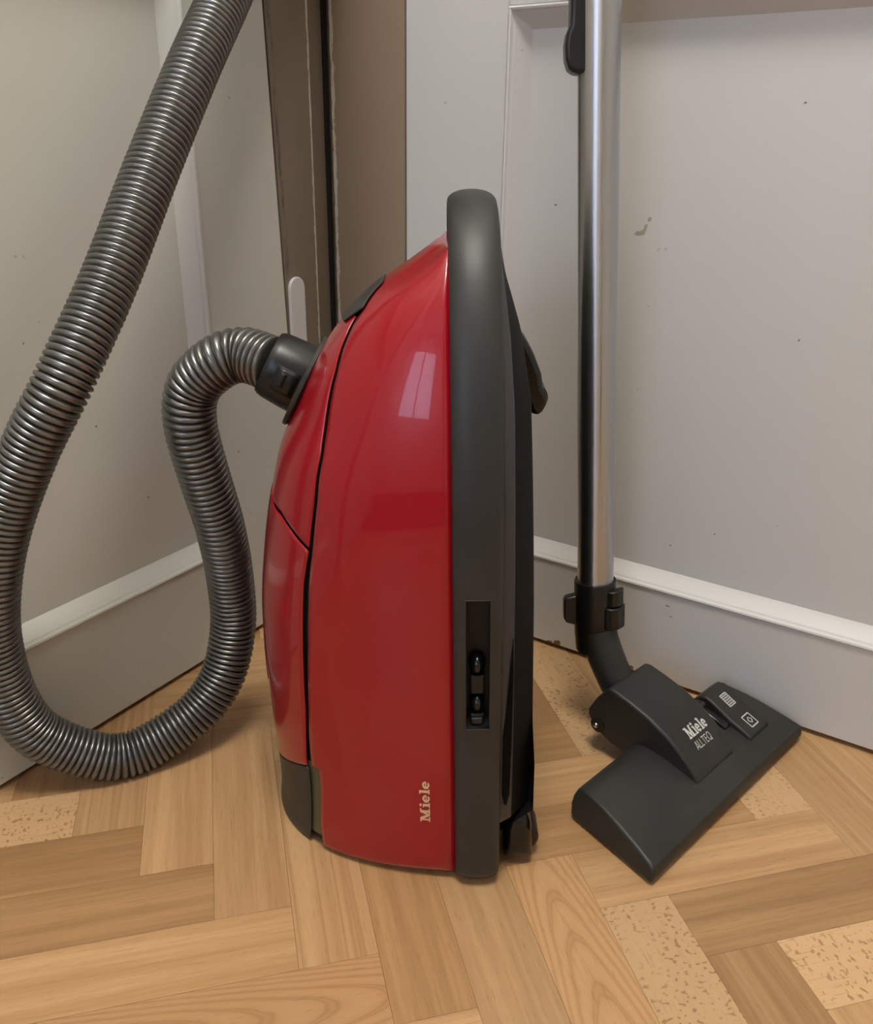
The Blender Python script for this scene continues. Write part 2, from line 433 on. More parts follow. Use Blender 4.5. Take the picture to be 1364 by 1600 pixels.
build_door(door_r, .1135, .985, .2365, .862, [(.1145, .688), (.83, 1.88)], M_DOOR_R, 0.0)
door_l = struct(wall_frame('door_1', DL, OUT_L))
build_door(door_l, .0975, .970, .2165, .850, [(.1265, .722), (.85, 1.88)], M_DOOR_L, 0.034)

# taupe frames; the near corner posts have a chipped arris
fr = struct(wall_frame('trim_1', DR, OUT_R))
def post(name, prof, z0, z1, mat, parent, lean=0.0, xe=1.0):
    n = len(prof)
    v = [(x + lean * (z0 - .4) * (x > xe), y, z0) for x, y in prof] + [(x + lean * (z1 - .4) * (x > xe), y, z1) for x, y in prof]
    f = [(i, (i + 1) % n, n + (i + 1) % n, n + i) for i in range(n)] + [tuple(range(n))[::-1], tuple(range(n, 2 * n))]
    return mesh_obj(name, v, f, mat, parent, 50)
post('corner_post', [(-.0012, -.03), (-.0012, -.005), (.0010, .000), (.0085, .005), (.0105, FACE + .001), (.1125, FACE + .001), (.1125, -.03)], 0, 2.1, M_BROWN_R, fr)
post('far_post', [(.986, -.03), (.986, FACE + .001), (1.08, FACE + .001), (1.08, -.03)], 0, 2.1, M_BROWN, fr)
box('header', (.1125, -.03, 2.004), (.986, FACE + .001, 2.1), M_BROWN, fr)
fl_ = struct(wall_frame('trim_2', DL, OUT_L))
post('corner_post', [(.004, -.03), (.004, -.004), (.007, -.003), (.036, .0045), (.039, FACE + .0005), (.0955, FACE + .0005), (.0955, -.03)], 0, 2.1, M_BROWN_L, fl_, .034, .09)
post('far_post', [(.971, -.03), (.971, FACE + .001), (1.06, FACE + .001), (1.06, -.03)], 0, 2.1, M_BROWN, fl_)
box('header', (.145, -.03, 2.004), (.971, FACE + .001, 2.1), M_BROWN, fl_)
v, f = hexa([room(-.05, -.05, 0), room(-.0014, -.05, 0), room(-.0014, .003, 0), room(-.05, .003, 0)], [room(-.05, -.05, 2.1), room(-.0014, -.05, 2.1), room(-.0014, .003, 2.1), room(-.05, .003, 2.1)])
struct(mesh_obj('corner_gap_shade', v, f, M_DARK, None, None))  # added near-black filler: shade of the corner gap put in as colour
# white round-topped hinge leaf on the left post
hp = []
hx0, hx1, hz0, hz1 = .0670, .0935, .285, .4215
rr_ = (hx1 - hx0) / 2
hp = [(hx0, FACE, hz0), (hx1, FACE, hz0)] + [((hx0 + hx1) / 2 + rr_ * math.cos(a), FACE, hz1 - rr_ + rr_ * math.sin(a)) for a in np.linspace(0, math.pi, 15)]
prism('hinge_leaf', hp, (0, .0045, 0), M_DOOR_R, fl_, .0015, 3)

# walls behind and above, far walls, ceiling
WT = .12
wr = struct(wall_frame('wall_right', DR, OUT_R))
box('wall_panel', (-.05, -.03 - WT, -.02), (ROOM_S + .1, -.034, ROOM_H), M_WALL, wr)
box('wall_panel', (1.08, -.034, 0), (ROOM_S + .1, FACE - .004, ROOM_H), M_WALL, wr)
box('wall_panel', (.0085, -.034, 2.1), (1.08, FACE - .004, ROOM_H), M_WALL, wr)
wlf = struct(wall_frame('wall_left', DL, OUT_L))
box('wall_panel', (-.02, -.03 - WT, -.02), (ROOM_T + .1, -.034, ROOM_H), M_WALL, wlf)
box('wall_panel', (1.06, -.034, 0), (ROOM_T + .1, FACE - .004, ROOM_H), M_WALL, wlf)
box('wall_panel', (.004, -.034, 2.1), (1.06, FACE - .004, ROOM_H), M_WALL, wlf)
struct(room_box('wall_side', ROOM_S, ROOM_S + WT, -.1, ROOM_T + .1, -.02, ROOM_H, M_WALL))
ws0, ws1, wz0, wz1 = WIN_S - WIN_W / 2, WIN_S + WIN_W / 2, WIN_Z - WIN_H / 2, WIN_Z + WIN_H / 2
wb = struct(room_box('wall_back', -.1, ws0, ROOM_T, ROOM_T + WT, -.02, ROOM_H, M_WALL))
for a, b, c, d in ((ws1, ROOM_S + .1, -.02, ROOM_H), (ws0, ws1, -.02, wz0), (ws0, ws1, wz1, ROOM_H)):
    room_box('wall_panel', a, b, ROOM_T, ROOM_T + WT, c, d, M_WALL, wb)
struct(room_box('ceiling', -.2, ROOM_S + .2, -.2, ROOM_T + .2, ROOM_H, ROOM_H + .1, M_CEIL))
win = room_box('window_1', ws0, ws0 + .05, ROOM_T + .03, ROOM_T + .07, wz0, wz1, M_DOOR_R); struct(win)
for a, b, c, d in ((ws1 - .05, ws1, wz0, wz1), (ws0 + .05, ws1 - .05, wz0, wz0 + .05), (ws0 + .05, ws1 - .05, wz1 - .05, wz1), (WIN_S - .025, WIN_S + .025, wz0 + .05, wz1 - .05)):
    room_box('window_bar', a, b, ROOM_T + .03, ROOM_T + .07, c, d, M_DOOR_R, win)
mg = bpy.data.materials.new('window_glass'); mg.use_nodes = True
_b = mg.node_tree.nodes['Principled BSDF']; _b.inputs['Transmission Weight'].default_value = 1; _b.inputs['Roughness'].default_value = 0; _b.inputs['IOR'].default_value = 1.02
room_box('window_pane', ws0 + .05, ws1 - .05, ROOM_T + .048, ROOM_T + .052, wz0 + .05, wz1 - .05, mg, win)

# small flakes and chips in the paint of the right door
M_CHIP, _, _ = material('bare_paint_chip', srgb(168, 160, 142), .7)
M_SPECK, _, _ = material('grey_speck', srgb(128, 124, 118), .7)
def fleck(parent, x, z, y, pts, mat, name='paint_chip'):
    n = len(pts); v = [(x + a, y + .0002, z + b) for a, b in pts] + [(x + a, y - .0008, z + b) for a, b in pts]
    f = [tuple(range(n)), tuple(range(n, 2 * n))[::-1]] + [(i, (i + 1) % n, n + (i + 1) % n, n + i) for i in range(n)]
    mesh_obj(name, v, f, mat, parent, None)
PY = FACE - .0150
mm = .001
fleck(door_r, .386, .4885, PY, [(-6*mm, -4*mm), (-2*mm, -5*mm), (4*mm, -4*mm), (6*mm, 1*mm), (7*mm, 6*mm), (4*mm, 5*mm), (3*mm, 1*mm), (0, -1*mm), (-4*mm, -1.5*mm)], M_CHIP)
fleck(door_r, .3945, .499, PY, [(-2*mm, -1.5*mm), (1*mm, -1.5*mm), (2*mm, 1*mm), (0, 2*mm), (-2*mm, 1*mm)], M_CHIP)
for x, z, w, h in ((.292, .508, 3, 2), (.335, .636, 2.4, 1.2), (.522, .60, 2.8, 1.1), (.40, .33, 1.0, 1.2), (.55, .40, 2, 2.2), (.455, .165, 2.2, 1.8), (.50, .19, 2.4, 1.5), (.56, .215, 1.2, .9)):
    fleck(door_r, x, z, PY, [(-w*mm/2, -h*mm*.3), (0, -h*mm/2), (w*mm/2, -h*mm*.2), (w*mm*.4, h*mm*.4), (-w*mm*.2, h*mm/2)], M_SPECK)
for x, z, w, h in ((.47, .088, 2.5, 1.5), (.465, .10, 5, 1.5)):
    fleck(door_r, x, z, FACE, [(-w*mm/2, -h*mm*.3), (0, -h*mm/2), (w*mm/2, -h*mm*.2), (w*mm*.4, h*mm*.4), (-w*mm*.2, h*mm/2)], M_SPECK)
M_BARE, _, _ = material('bare_wood_chip', srgb(122, 92, 58), .7)
for x, z, w, h in ((.337, .0095, 9, 7), (.327, .0075, 8, 3), (.43, .009, 10, 5), (.445, .008, 6, 4)):
    fleck(door_r, x, z, FACE, [(-w*mm/2, -h*mm/2), (w*mm/2, -h*mm/2), (w*mm/2, h*mm*.3), (w*mm*.2, h*mm/2), (-w*mm*.1, h*mm*.2), (-w*mm*.35, h*mm*.3)], M_BARE)
for x, z, w, h in ((.36, .31, 2, 2.5), (.31, .22, 2, 2), (.42, .40, 1.5, 2)):
    fleck(door_l, x, z, PY, [(-w*mm/2, -h*mm*.3), (0, -h*mm/2), (w*mm/2, -h*mm*.2), (w*mm*.4, h*mm*.4), (-w*mm*.2, h*mm/2)], M_SPECK)

# ------------------------------------------------------------------ lettering
def stroke(pts, w):
    """flat ribbon polygon along pts -> (verts2d, faces)"""
    P = [Vector((x, y)) for x, y in pts]; L, R = [], []
    for i, p in enumerate(P):
        d = (P[min(i + 1, len(P) - 1)] - P[max(i - 1, 0)]).normalized(); n = Vector((-d.y, d.x)) * w / 2
        L.append(p + n); R.append(p - n)
    k = len(P); return L + R, [(i, i + 1, k + i + 1, k + i) for i in range(k - 1)]
def rect(x0, y0, x1, y1): return [Vector((x0, y0)), Vector((x1, y0)), Vector((x1, y1)), Vector((x0, y1))], [(0, 1, 2, 3)]
def slab_word():
    """the bold slab-serif word 'Miele', cap height 1 -> list of (verts2d, faces), width"""
    S = []; x = 0.0
    # M
    S += [rect(0, 0, .52, .14), rect(.78, 0, 1.42, .14), rect(0, .86, .42, 1), rect(1.02, .86, 1.42, 1), rect(.15, .14, .32, .86), rect(.94, .14, 1.24, .86)]
    S += [([Vector((.12, 1)), Vector((.46, 1)), Vector((.80, .28)), Vector((.66, .0))], [(0, 1, 2, 3)]), ([Vector((1.02, 1)), Vector((1.2, 1)), Vector((.74, .0)), Vector((.64, .10))], [(0, 1, 2, 3)])]
    x = 1.52
    def i_(x): return [rect(x, 0, x + .52, .12), rect(x + .12, .12, x + .40, .72), rect(x, .60, x + .2, .72), rect(x + .12, .82, x + .40, 1.04)], x + .60
    def e_(x):
        cx, cy, r = x + .36, .36, .27
        arc = [(cx + r * 1.05 * math.cos(a), cy + r * math.sin(a)) for a in np.linspace(math.radians(0), math.radians(318), 26)]
        return [stroke(arc, .20), rect(cx - .2, cy - .05, cx + .36, cy + .07), stroke([(cx - .27, cy + .2), (cx - .3, cy), (cx - .27, cy - .2)], .26)], x + .82
    def l_(x): return [rect(x, 0, x + .52, .12), rect(x + .12, .12, x + .40, 1.04), rect(x, .92, x + .2, 1.04)], x + .60
    for fn in (i_, e_, l_, e_):
        s, x = fn(x); S += s
    return S, x - .08
def thin_word(w=.11):
    """the light sans word 'ALLTEQ', cap height 1"""
    S = []; x = 0
    S += [stroke([(0, 0), (.36, 1)], w), stroke([(.36, 1), (.72, 0)], w), stroke([(.14, .3), (.58, .3)], w)]; x = .92
    for _ in range(2):
        S += [stroke([(x, 1), (x, 0)], w), stroke([(x, .05), (x + .5, .05)], w)]; x += .66
    S += [stroke([(x - .05, .95), (x + .62, .95)], w), stroke([(x + .285, .95), (x + .285, 0)], w)]; x += .82
    S += [stroke([(x, 1), (x, 0)], w), stroke([(x, .95), (x + .5, .95)], w), stroke([(x, .52), (x + .45, .52)], w), stroke([(x, .05), (x + .5, .05)], w)]; x += .70
    cx = x + .42
    S += [stroke([(cx + .42 * math.cos(a), .5 + .48 * math.sin(a)) for a in np.linspace(0, 2 * math.pi, 30)], w), stroke([(cx + .1, .3), (cx + .45, -.08)], w)]
    return S, cx + .45
def print_mesh(name, shapes, mapf, mat, parent):
    v, f = [], []
    for vs, fs in shapes:
        b = len(v); v += [mapf(p.x, p.y) for p in vs]; f += [tuple(b + i for i in q) for q in fs]
    o = mesh_obj(name, v, f, mat, parent, None); return o

# ------------------------------------------------------------------ vacuum cleaner, standing on its rear end
VAC = empty('vacuum_cleaner', (.0195, .683, 0), (0, math.radians(-1.6), 0))
thing(VAC, 'glossy red canister vacuum cleaner with dark grey bumper standing upright on its end', 'vacuum cleaner')
PE = 2.3
BW = .1390          # half width at the bumper edge
ZK = [0, .03, .06, .1, .15, .2, .25, .3, .34, .38, .41, .44, .464, .479, .487, .4935, .4970, .4985]
NK = [.165, .162, .1630, .1655, .166, .1642, .158, .1485, .138, .1195, .1045, .0825, .0555, .030, .0180, .0085, .0030, -.001]
def Wz(z):
    up, dn, zc = .275, .2465, .245
    d = np.asarray(z, float) - zc
    t = np.where(d > 0, d / up, -d / dn); e = np.where(d > 0, 2.4, 26.)
    return BW * np.clip(1 - np.clip(t, 0, 1) ** e, 0, None) ** (1 / e)
def Nz(z): return pchip(z, ZK, NK)
def sstep(a, b, x):
    t = np.clip((np.asarray(x, float) - a) / (b - a), 0, 1); return t * t * (3 - 2 * t)
def S(z, t, inset=0.0):
    """upper body: z up the machine, t from the near bumper edge (0) over the crest (1) to the far edge (2)"""
    z = np.asarray(z, float); t = np.asarray(t, float)
    th = np.radians(90 * t); c, s = np.cos(th), np.sin(th)
    N = Nz(z); W = Wz(z)
    low = 1 - sstep(0, .09, z)
    e = 2 / (PE + .3 * low)
    nn = N * np.abs(s) ** e
    w = W * np.abs(c) ** e - (.06 + .02 * low) * N * np.abs(s) ** e * np.abs(c)
    tt = np.where(t > 1, 2 - t, t)
    k = 1 - inset
    # a raised lip runs along the crest above the latch
    lip = .0026 * sstep(.735, .765, tt) * sstep(.4682, .471, z) * (1 - sstep(.4945, .4982, z))
    return np.stack([-(nn * k + lip), -np.sign(c) * w * k, z + 0 * t], -1)
def surf_normal(z, t):
    e = 1e-3
    a = S(z + e, t) - S(z - e, t); b = S(z, t + e) - S(z, t - e)
    n = np.cross(a, b); n /= np.linalg.norm(n, axis=-1, keepdims=True) + 1e-12
    p = S(z, t); out = p - np.stack([0 * p[..., 0] + .02, 0 * p[..., 1], 0 * p[..., 2] + .25], -1)
    sg = np.sign((n * out).sum(-1, keepdims=True)); return n * sg
TS_Z = [0, .0154, .0297, .0880, .0890, .114, .1452, .2076, .2592, .2899, .3256, .3602, .3905, .4157, .438, .4549, .4670, .4680, .51]
TS_T = [.416, .431, .4442, .4400, .477, .4755, .4639, .4459, .4491, .4426, .4426, .4623, .5067, .5462, .6252, .7025, .87, 1.0, 1.0]
TL_Z = [0, .082, .0857, .112, .1437, .2056, .2577, .2889, .3246, .3593, .39, .4152, .4375, .4544, .47]
TL_T = [.503, .499, .5084, .4952, .4815, .4750, .4785, .4625, .4605, .4785, .5290, .5715, .6600, .7568, .85]
ts = lambda z: np.interp(z, TS_Z, TS_T)
tl = lambda z: np.interp(z, TL_Z, TL_T)

# red shell around lid, both flanks and the front
zr = np.unique(np.concatenate([[.0055, .006, .007, .0085, .011, .0880, .0890, .4670, .4680], np.linspace(.013, .490, 94), [.4925, .4945, .4955, .4965, .4975, .4985]]))
def shell_half(sign):
    nq = 26; V = []
    for z in zr:
        q = np.linspace(0, 1, nq); t = q * ts(z)
        ins = .018 * max(0, (.0085 - z) / .003) ** 2 + .012 * (z > .497)
        p = S(np.full(nq, z), t, ins)
        if sign < 0: p[:, 1] *= -1
        V.append(p)
    return np.array(V)
A_ = shell_half(1); B_ = shell_half(-1); nr, nq, _ = A_.shape
bot = S(np.full(nq, .0070), np.linspace(0, 1, nq) * ts(.0070), .35)
vs = [tuple(p) for p in A_.reshape(-1, 3)] + [tuple(p) for p in B_.reshape(-1, 3)]
fs = grid_faces(nr, nq) + [tuple(reversed(q)) for q in grid_faces(nr, nq, off=nr * nq)]
base = len(vs)
for sg in (1, -1):
    b = len(vs); vs += [(p[0], p[1] * sg, p[2]) for p in bot]; o_ = 0 if sg == 1 else nr * nq
    fs += [(b + j, b + j + 1, o_ + j + 1, o_ + j) for j in range(nq - 1)]
shell = mesh_obj('body_shell', vs, fs, M_RED, VAC, 40)
bm = bmesh.new(); bm.from_mesh(shell.data); bmesh.ops.remove_doubles(bm, verts=bm.verts, dist=1e-5)
bmesh.ops.recalc_face_normals(bm, faces=bm.faces); bm.to_mesh(shell.data); bm.free()
k = min(shell.data.polygons, key=lambda q: (q.center - Vector((-.03, -.13, .2))).length)
if k.normal.y > 0: shell.data.flip_normals()
shell.data.set_sharp_from_angle(angle=math.radians(40))
solidify(shell, .0010)

# dark inner body seen through the joints
zi = np.linspace(.0085, .488, 70); ti = np.linspace(0, 2, 61)
G = S(*np.meshgrid(zi, ti, indexing='ij'), .028)
G[..., 1] *= .995
f = grid_faces(len(zi), len(ti)); f.append(tuple(range(len(ti)))[::-1])
inner = mesh_obj('inner_body', G.reshape(-1, 3), f, M_SEAM, VAC, 40)

ZD_T = [.40, .4656, .52, .5791, .6663, .78, .86, .92, 1.0]
ZD_Z = [.2845, .2879, .2925, .2978, .3038, .3045, .308, .322, .336]
zd = lambda t: np.interp(np.where(t > 1, 2 - t, t), ZD_T, ZD_Z)
ZC_T = [.50, .51, .8292, 1.0]; ZC_Z = [.0850, .0843, .0580, .053]
zc_ = lambda t: np.interp(np.where(t > 1, 2 - t, t), ZC_T, ZC_Z)
def lid_patch(name, zb, zt, mat, nz=60, nc=57, off=0.0, tedge=tl):
    q = np.linspace(0, 1, nc); tb = q * 2; tt_ = q * 2
    for _ in range(12):
        zb_, zt_ = zb(tb), zt(tt_)
        tb = tedge(zb_) + q * (2 - 2 * tedge(zb_)); tt_ = tedge(zt_) + q * (2 - 2 * tedge(zt_))
    zb_, zt_ = zb(tb), zt(tt_); V = []
    for v in np.linspace(0, 1, nz):
        z = zb_ + (zt_ - zb_) * v; e = tedge(z); t = e + q * (2 - 2 * e)
        p = S(z, t)
        if off: p = p + surf_normal(z, t) * off
        V.append(p)
    V = np.array(V); o = mesh_obj(name, V.reshape(-1, 3), grid_faces(nz, nc), mat, VAC, 50)
    # make the normals point outwards, then thicken inwards
    me = o.data; k = me.polygons[len(me.polygons) // 2]
    if (k.normal.x > 0): me.flip_normals()
    solidify(o, .0010); return o
const = lambda c: (lambda t: np.full(np.shape(t), c))
lid = lid_patch('lid', lambda t: zd(t) + .0016, const(.449), M_RED)
exhaust = lid_patch('exhaust_cover', lambda t: zc_(t) + .0007, lambda t: zd(t) - .0016, M_RED)
clip = lid_patch('rear_clip', const(.0060), lambda t: zc_(t) - .0007, M_CLIP, 30)
# perforated grille on the crest of the exhaust cover
gt = lambda z: np.full(np.shape(z), .862)
grille = lid_patch('exhaust_grille', const(.13), const(.306), M_GRILLE, 40, 9, .0008, gt)
hv, hf = [], []
for z in np.arange(.134, .304, .0042):
    for t in np.linspace(.870, 1.130, 17):
        p = S(z, t); n = surf_normal(np.array(z), np.array(t)); c = Vector(p + n * .0010); n = Vector(n)
        a = n.orthogonal().normalized(); b2 = n.cross(a); k0 = len(hv)
        hv += [c + (a * math.cos(w) + b2 * math.sin(w)) * .0013 for w in np.linspace(0, 2 * math.pi, 6, endpoint=False)]
        hf.append(tuple(range(k0, k0 + 6)))
holes = mesh_obj('grille_holes', hv, hf, M_SEAM, grille, None, False); holes['kind'] = 'stuff'
# chamber wall between the clip and the shell, floor reflection painted in as olive
for sgn in (1, -1):
    zg = np.linspace(.016, .0895, 16); tg = np.linspace(.415, .53, 6)
    P = S(*np.meshgrid(zg, tg, indexing='ij'), .017); P[..., 1] *= sgn
    mesh_obj('chamber_wall', P.reshape(-1, 3), grid_faces(16, 6), M_INNER_TINT, VAC, 40)
# latch plate between lid and front
TP = lambda z: np.interp(z, [.4425, .4545, .4665, .469], [.80, .702, .85, .90])
latch = lid_patch('lid_latch', const(.4425), const(.4688), M_CLIP, 12, 25, .0016, TP)

# bumper band with the parking-slot recess
def outline():
    up, dn, zc = .2775, .2385, .2465; L = []
    zrec = [.2669, .1581]
    for ph in np.radians(np.linspace(90, 0, 40)):
        t = math.sin(ph); L.append((zc + up * t, BW * max(0, 1 - t ** 2.4) ** (1 / 2.4)))
    lo = [.03, .06, .1, .15, .2, .3, .36, .42, .5, .6, .7, .78, .805, .86, .9, .93, .95, .97, .98, .99, .995, .998, .9993]
    for t in lo: L.append((zc - dn * t, BW * (1 - t ** 44) ** (1 / 44)))
    for z in zrec: L.append((z, BW * (1 - (max(0, (z - zc)) / up) ** 2.4) ** (1 / 2.4) if z > zc else BW))
    L.sort(key=lambda q: -q[0])
    near = [(z, -w) for z, w in L]; farr = [(z, w) for z, w in L[::-1] if w > 1e-6]
    bz = zc - dn; wl_ = L[-1][1]
    mid = [(bz, w) for w in np.linspace(-wl_, wl_, 14)[1:-1]]
    return near, near + mid + farr
near, OUTL = outline(); nO = len(OUTL)
ol = np.array(OUTL)                                    # (z, y)
tan = np.roll(ol, -1, 0) - np.roll(ol, 1, 0); tan /= np.linalg.norm(tan, axis=1)[:, None]
nrm = np.stack([tan[:, 1], -tan[:, 0]], -1)
cen = np.array([.25, 0]); sg = np.sign(((ol - cen) * nrm).sum(1)); nrm *= sg[:, None]
R_N1, R_N2 = .0093, .0266
sec = sorted([0, .0005, .0016, .0035, .006, .0125, .018, .0225, .030, .0325, .0345, .0355, .036, R_N1, R_N2])
def bul(n): return .0085 * max(0, 1 - abs(2 * n / .036 - 1) ** 2.15) ** (1 / 2.15)
BV = []
for n in sec:
    q = ol + nrm * bul(n); BV += [(n, y, z) for z, y in q]
BF = []
iz1 = min(range(len(near)), key=lambda i: abs(near[i][0] - .2669)); iz2 = min(range(len(near)), key=lambda i: abs(near[i][0] - .1581))
j1, j2 = sec.index(R_N1), sec.index(R_N2)
for j in range(len(sec) - 1):
    for i in range(nO):
        if iz1 <= i < iz2 and j1 <= j < j2: continue
        BF.append((j * nO + i, j * nO + (i + 1) % nO, (j + 1) * nO + (i + 1) % nO, (j + 1) * nO + i))
bumper = mesh_obj('bumper', BV, BF, M_BUMPER, VAC, 50)
# plate closing the nose of the bumper above the shell
mesh_obj('bumper_infill', [(.0025, y, z) for z, y in ol], [tuple(range(nO))], M_BUMPER, VAC, None)
yo = -BW - .0082
rv = []
for y in (yo + .0004, yo + .016):
    rv += [(R_N1, y, .2669), (R_N2, y, .2669), (R_N2, y, .1581), (R_N1, y, .1581)]
slot = mesh_obj('parking_slot', rv, [(4, 5, 6, 7), (0, 1, 5, 4), (1, 2, 6, 5), (2, 3, 7, 6), (3, 0, 4, 7)], M_SLOT, VAC, None)
rim = .0009
for a, b, c, d in ((R_N1 - rim, R_N2 + rim, .2669, .2669 + rim), (R_N1 - rim, R_N2 + rim, .1581 - rim, .1581), (R_N1 - rim, R_N1, .1581, .2669), (R_N2, R_N2 + rim, .1581, .2669)):
    box('slot_edge', (a, yo - .0003, c), (b, yo + .004, d), M_BUMPER, slot, .0002)
def dome(name, c, rx, ry, rz, mat, parent, n=16, half=None):
    v, f = [], []; st = 10
    for i in range(st + 1):
        th = math.pi / 2 * i / st if half else math.pi * i / st
        for k in range(n):
            a = 2 * math.pi * k / n
            v.append((c[0] + rx * math.sin(th) * math.cos(a), c[1] - ry * math.cos(th), c[2] + rz * math.sin(th) * math.sin(a)))
    f = grid_faces(st + 1, n, True)
    o = mesh_obj(name, v, f, mat, parent, 60)
    bm = bmesh.new(); bm.from_mesh(o.data); bmesh.ops.remove_doubles(bm, verts=bm.verts, dist=1e-6); bmesh.ops.recalc_face_normals(bm, faces=bm.faces); bm.to_mesh(o.data); bm.free()
    return o
for zc2 in (.2090, .1755):
    dome('slot_catch', (.0178, yo + .014, zc2), .0062, .0105, .0085, M_GLOSSBLACK, slot, half=True)
    box('catch_bar', (.0125, yo + .006, zc2 - .024), (.0232, yo + .015, zc2 - .008), M_SLOT, slot, .0015)
box('catch_tab', (.0135, yo + .004, .1600), (.0215, yo + .014, .1650), M_HULL, slot, .0006)

# underside hull: rings stepped in from the bumper edge
Dk_z = [0, .0546, .0606, .125, .24, .326, .396, .443, .485, .524]; Dk = [.0372, .0372, .064, .064, .062, .0595, .0573, .0505, .039, .0362]
HR = []
def hull_ring(frac, inset):
    q = ol - nrm * inset
    out = []
    for (z, y) in q:
        d = float(np.interp(z, Dk_z, Dk)); out.append((.0358 + (d - .0358) * frac, y, z))
    return out
rings = [hull_ring(-.03, -.0005), hull_ring(0, .003), hull_ring(.04, .0045), hull_ring(.34, .0065), hull_ring(.37, .0080), hull_ring(.37, .02)]
loft('underbody_rim', rings, M_RIM, VAC, False, False, 28)
rings = [hull_ring(.30, .010), hull_ring(.37, .0082), hull_ring(.93, .026), hull_ring(1.0, .034), hull_ring(1.0, .055), hull_ring(1.0, .10)]
hull = loft('underbody', rings, M_UNDER, VAC, False, True, 28)
# dark slit along the flank of the hull
sl = [(.0446, .2280), (.0423, .198), (.0396, .1588), (.0380, .1409), (.0379, .085), (.0396, .0760), (.0415, .0742), (.0438, .085), (.0448, .1348), (.0452, .198)]
slm = []
for x, z in sl:
    i = min(range(len(near)), key=lambda k: abs(near[k][0] - z)); slm.append((x, -BW + .0044 + (x - .037) * .17, z))
prism('side_slit', [(x, y - .0010, z) for x, y, z in slm], (0, .004, 0), M_SLIT, VAC, .0004, 1)

# front castor under the nose
hp = [(.050, .4400), (.0585, .427), (.0637, .4174), (.0694, .403), (.0713, .3914), (.0735, .389), (.0748, .3840), (.0742, .3787), (.0713, .3731), (.068, .3708), (.0639, .3706), (.0610, .3742), (.0555, .390), (.050, .405)]
castor = prism('front_castor', [(x, -.044, z) for x, z in hp], (0, .034, 0), M_GLOSSBLACK, VAC, .004, 3)
wheel = tube('castor_wheel', [(.0655, -.040, .384), (.0655, -.014, .384)], [.0098, .0098], M_BLACK, castor, 24)
# rear wheels with their bullet-shaped covers
for sgn in (-1, 1):
    yb = sgn * .0965
    prof = [(.0405, .004), (.0405, .036), (.043, .045), (.0470, .0505), (.0512, .0525), (.0565, .0505), (.0615, .044), (.0650, .034), (.0662, .022), (.0664, .004)]
    rings = []
    for y, k in ((yb, 1.0), (yb + sgn * .012, .99), (yb + sgn * .018, .95), (yb + sgn * .0215, .87), (yb + sgn * .0240, .74), (yb + sgn * .0256, .54), (yb + sgn * .0262, .3)):
        rings.append([(.0535 + (x - .0535) * k, y, .022 + (z - .022) * k) for x, z, _q in catmull([(a, b, 0) for a, b in prof], 4)])
    wc = loft('wheel_cover', rings, M_GLOSSBLACK, VAC, True, True, 70)
    tube('rear_wheel', [(.0575, yb - sgn * .012, .0175), (.0575, yb - sgn * .0115, .0175), (.0575, yb + sgn * .012, .0175), (.0575, yb + sgn * .0135, .0175)], [.0125, .0142, .0142, .0125], M_BLACK, VAC, 32)

# hose socket flange on the crest and brand word on the flank
def VL(p): return VAC.matrix_basis.inverted() @ Vector(p)      # world -> vacuum frame
FA, FB = Vector((-.0897, .683, .4221)), Vector((-.1260, .683, .3518))
AX = Vector((-.8885, 0, .4588)); FC = (FA + FB) / 2 + AX * -.001
def ring_pts(c, ax, r, n=40, e1=None, r2=None):
    a = Vector((0, 1, 0)); b = ax.cross(a).normalized()
    return [c + a * (r2 or r) * math.cos(w) + b * r * math.sin(w) for w in np.linspace(0, 2 * math.pi, n, endpoint=False)]
fl_r = [(-.008, .030), (-.0035, .0365), (-.0012, .0392), (.0012, .0392), (.002, .0385), (.002, .02)]
MW = VAC.matrix_basis.inverted()
loft('hose_socket', [[MW @ p for p in ring_pts(FC + AX * d, AX, r)] for d, r in fl_r], M_CLIP, VAC, True, True, 30)
word, ww = slab_word()
CAP = .0080
def on_body(u, v):
    n = .0196 + v * CAP; z = .0610 + u * (.0405 / ww)
    t = math.degrees(math.asin(min(1, (n / float(Nz(z))) ** ((PE + .3 * float(1 - sstep(0, .09, z))) / 2)))) / 90
    p = S(np.array(z), np.array(t)); q = surf_normal(np.array(z), np.array(t)); return tuple(p + q * .00035)
print_mesh('brand_lettering', word, on_body, M_CREAM, VAC)

# ------------------------------------------------------------------ suction hose
def ray_pt(x, y, d):
    a, b = (x - 682) / F_PX, (800 - y) / F_PX
    v = _f + _r2 * a + _u2 * b; p = Vector((0, 0, H)) + v * d; return (p.x, p.y, p.z)
HOSE_PX = [(382,555,.701),(343,565,.704),(303,603,.715),(297,660,.73),(318,740,.76),(343,820,.795),(359,900,.835),(364,980,.86),(345,1062,.865),(290,1128,.855),(187,1182,.831),(75,1155,.80),(22,1100,.775),(-8,1010,.745),(-12,920,.72),(5,820,.70),(48,700,.68),(102,590,.67),(170,440,.69),(235,270,.72),(300,110,.75),(350,0,.78)]
